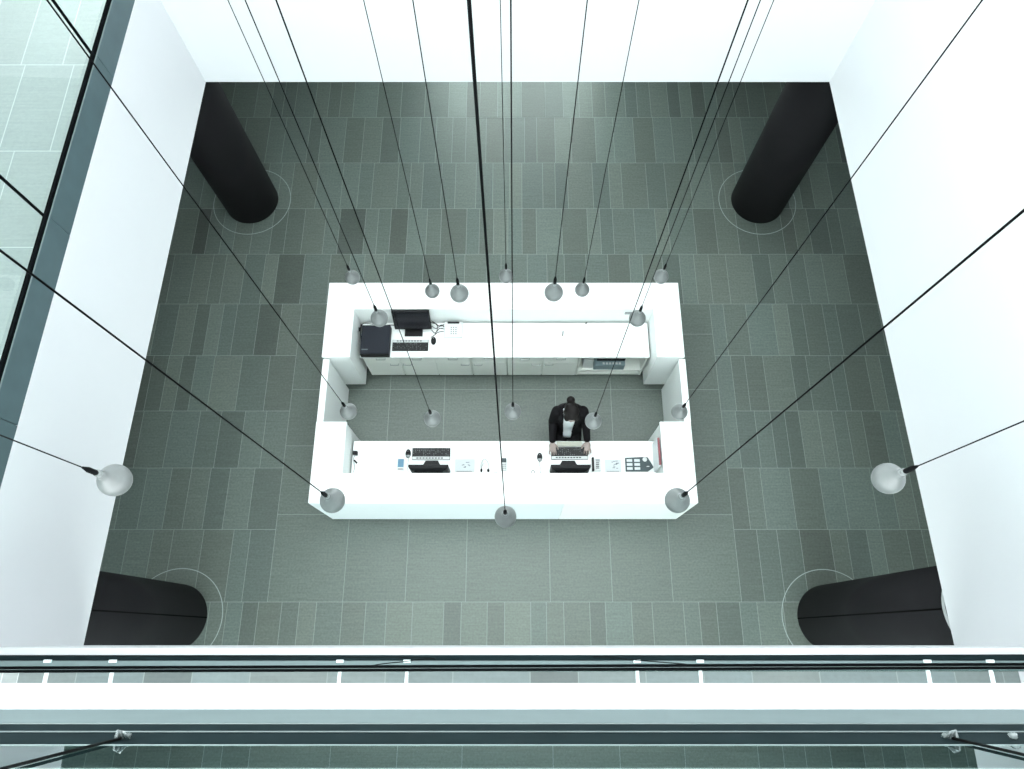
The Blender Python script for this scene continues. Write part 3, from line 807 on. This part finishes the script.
jk = MB()
jk.ovals([(PX, 2.345, .600, .185, .165), (PX, 2.35, .66, .175, .155), (PX, 2.365, .76, .160, .135), (PX, 2.372, .88, .180, .130), (PX, 2.368, .98, .176, .116), (PX, 2.365, 1.035, .140, .096), (PX, 2.378, 1.075, .095, .074), (PX, 2.380, 1.09, .070, .064)], 36)
blimb(jk, [SHL, (SHL+ELL)/2, ELL], [.064, .060, .052]); blimb(jk, [ELL, (ELL+WRL)/2, WRL+Vector((0, .008, 0))], [.052, .045, .039])
blimb(jk, [SHR, (SHR+ELR)/2, ELR], [.064, .060, .052]); blimb(jk, [ELR, (ELR+WRR)/2, WRR+Vector((0, .008, 0))], [.052, .045, .039])
remeshed('jacket', jk, .007, M['suit'], person, 4)
tr = MB()
for h, k, a in ((HIPL, KNL, ANL), (HIPR, KNR, ANR)):
    blimb(tr, [h, (h+k)/2, k], [.096, .086, .066]); blimb(tr, [k, (k+a)/2, a+Vector((0, 0, .03))], [.066, .060, .050])
tr.ovals([(PX, 2.40, .470, .16, .13), (PX, 2.39, .54, .175, .150), (PX, 2.36, .63, .165, .140)], 28)
remeshed('trousers', tr, .009, M['suit'], person, 4)
for a in (ANL, ANR):
    obj('shoe', MB().ell(a+Vector((0, -.065, -.055)), .043, .115, .037, None, 20, 12).tube([a+Vector((0, 0, -.085)), a+Vector((0, .03, -.085))], .032, 12), M['black'], person, smooth=True)
# white shirt front, an inverted wedge from the collar to the lap, following the chest
def torso_y(z):
    T = [(.600, 2.345, .165), (.66, 2.35, .155), (.76, 2.365, .135), (.88, 2.372, .130), (.98, 2.368, .116), (1.035, 2.365, .096), (1.075, 2.378, .074), (1.10, 2.380, .060)]
    for (z0, c0, b0), (z1, c1, b1) in zip(T, T[1:]):
        if z <= z1:
            f = max((z-z0)/(z1-z0), 0); return c0+(c1-c0)*f, b0+(b1-b0)*f
    return T[-1][1:]
def torso_rx(z):
    T = [(.600, .185), (.66, .175), (.76, .160), (.88, .180), (.98, .176), (1.035, .140), (1.075, .095), (1.10, .065)]
    for (z0, a0), (z1, a1) in zip(T, T[1:]):
        if z <= z1: return a0+(a1-a0)*max((z-z0)/(z1-z0), 0)
    return T[-1][1]
def chest_strip(x0f, x1f, z0, z1, off, th, n=14, m=6):
    mb = MB(); rings = []
    for i in range(n+1):
        z = z0+(z1-z0)*i/n; c, b = torso_y(z); a = torso_rx(z)
        xs = [x0f(z)+(x1f(z)-x0f(z))*k/m for k in range(m+1)]
        def yy(x, o): return c-(b+o)*math.sqrt(max(1-(x/(a+o))**2, .02))
        rings.append([Vector((PX+x, yy(x, off+th), z)) for x in xs]+[Vector((PX+x, yy(x, off-.02), z)) for x in reversed(xs)])
    mb.rings(rings); return mb
sw = lambda z: .046+.022*min(1, max(0, (z-.63)/.30))
obj('shirt', chest_strip(lambda z: -sw(z)-.008, lambda z: sw(z)-.012, .615, 1.095, .0, .010), M['shirt'], person, smooth=True)
obj('lapel', chest_strip(lambda z: -sw(z)-.050+.02*(1-min(1, (z-.6)/.4)), lambda z: -sw(z)-.004, .72, 1.07, .004, .010, 12, 3), M['suit'], person)
obj('lapel', chest_strip(lambda z: sw(z)-.016, lambda z: sw(z)+.036-.02*(1-min(1, (z-.6)/.4)), .72, 1.07, .004, .010, 12, 3), M['suit'], person)
# hair: cap over the skull with a bun on top at the back
hr = MB()
hr.ell(hp(0, .022, .036), .083, .096, .092, RH, 28, 18)
hr.ell(hp(0, .055, -.015), .076, .066, .080, RH, 24, 16)
for sx in (-1, 1):
    hr.ell(hp(sx*.052, -.034, .048), .034, .050, .044, RH, 18, 12)
    hr.ell(hp(sx*.070, .005, -.002), .016, .034, .050, RH, 18, 12)
hr.ell(HEAD+Vector((-.006, .128, .055)), .046, .045, .045, None, 20, 14)
hr.ell(HEAD+Vector((-.003, .095, .045)), .040, .045, .040, None, 16, 10)
remeshed('hair', hr, .006, M['hair'], person, 3)
for sx in (-1, 1):
    obj('eye', MB().ell(hp(sx*.031, -.080, -.002), .012, .007, .006, RH, 14, 8), M['eye'], person, smooth=True)
obj('mouth', MB().ell(hp(0, -.084, -.062), .017, .008, .006, RH, 14, 8), M['lip'], person, smooth=True)
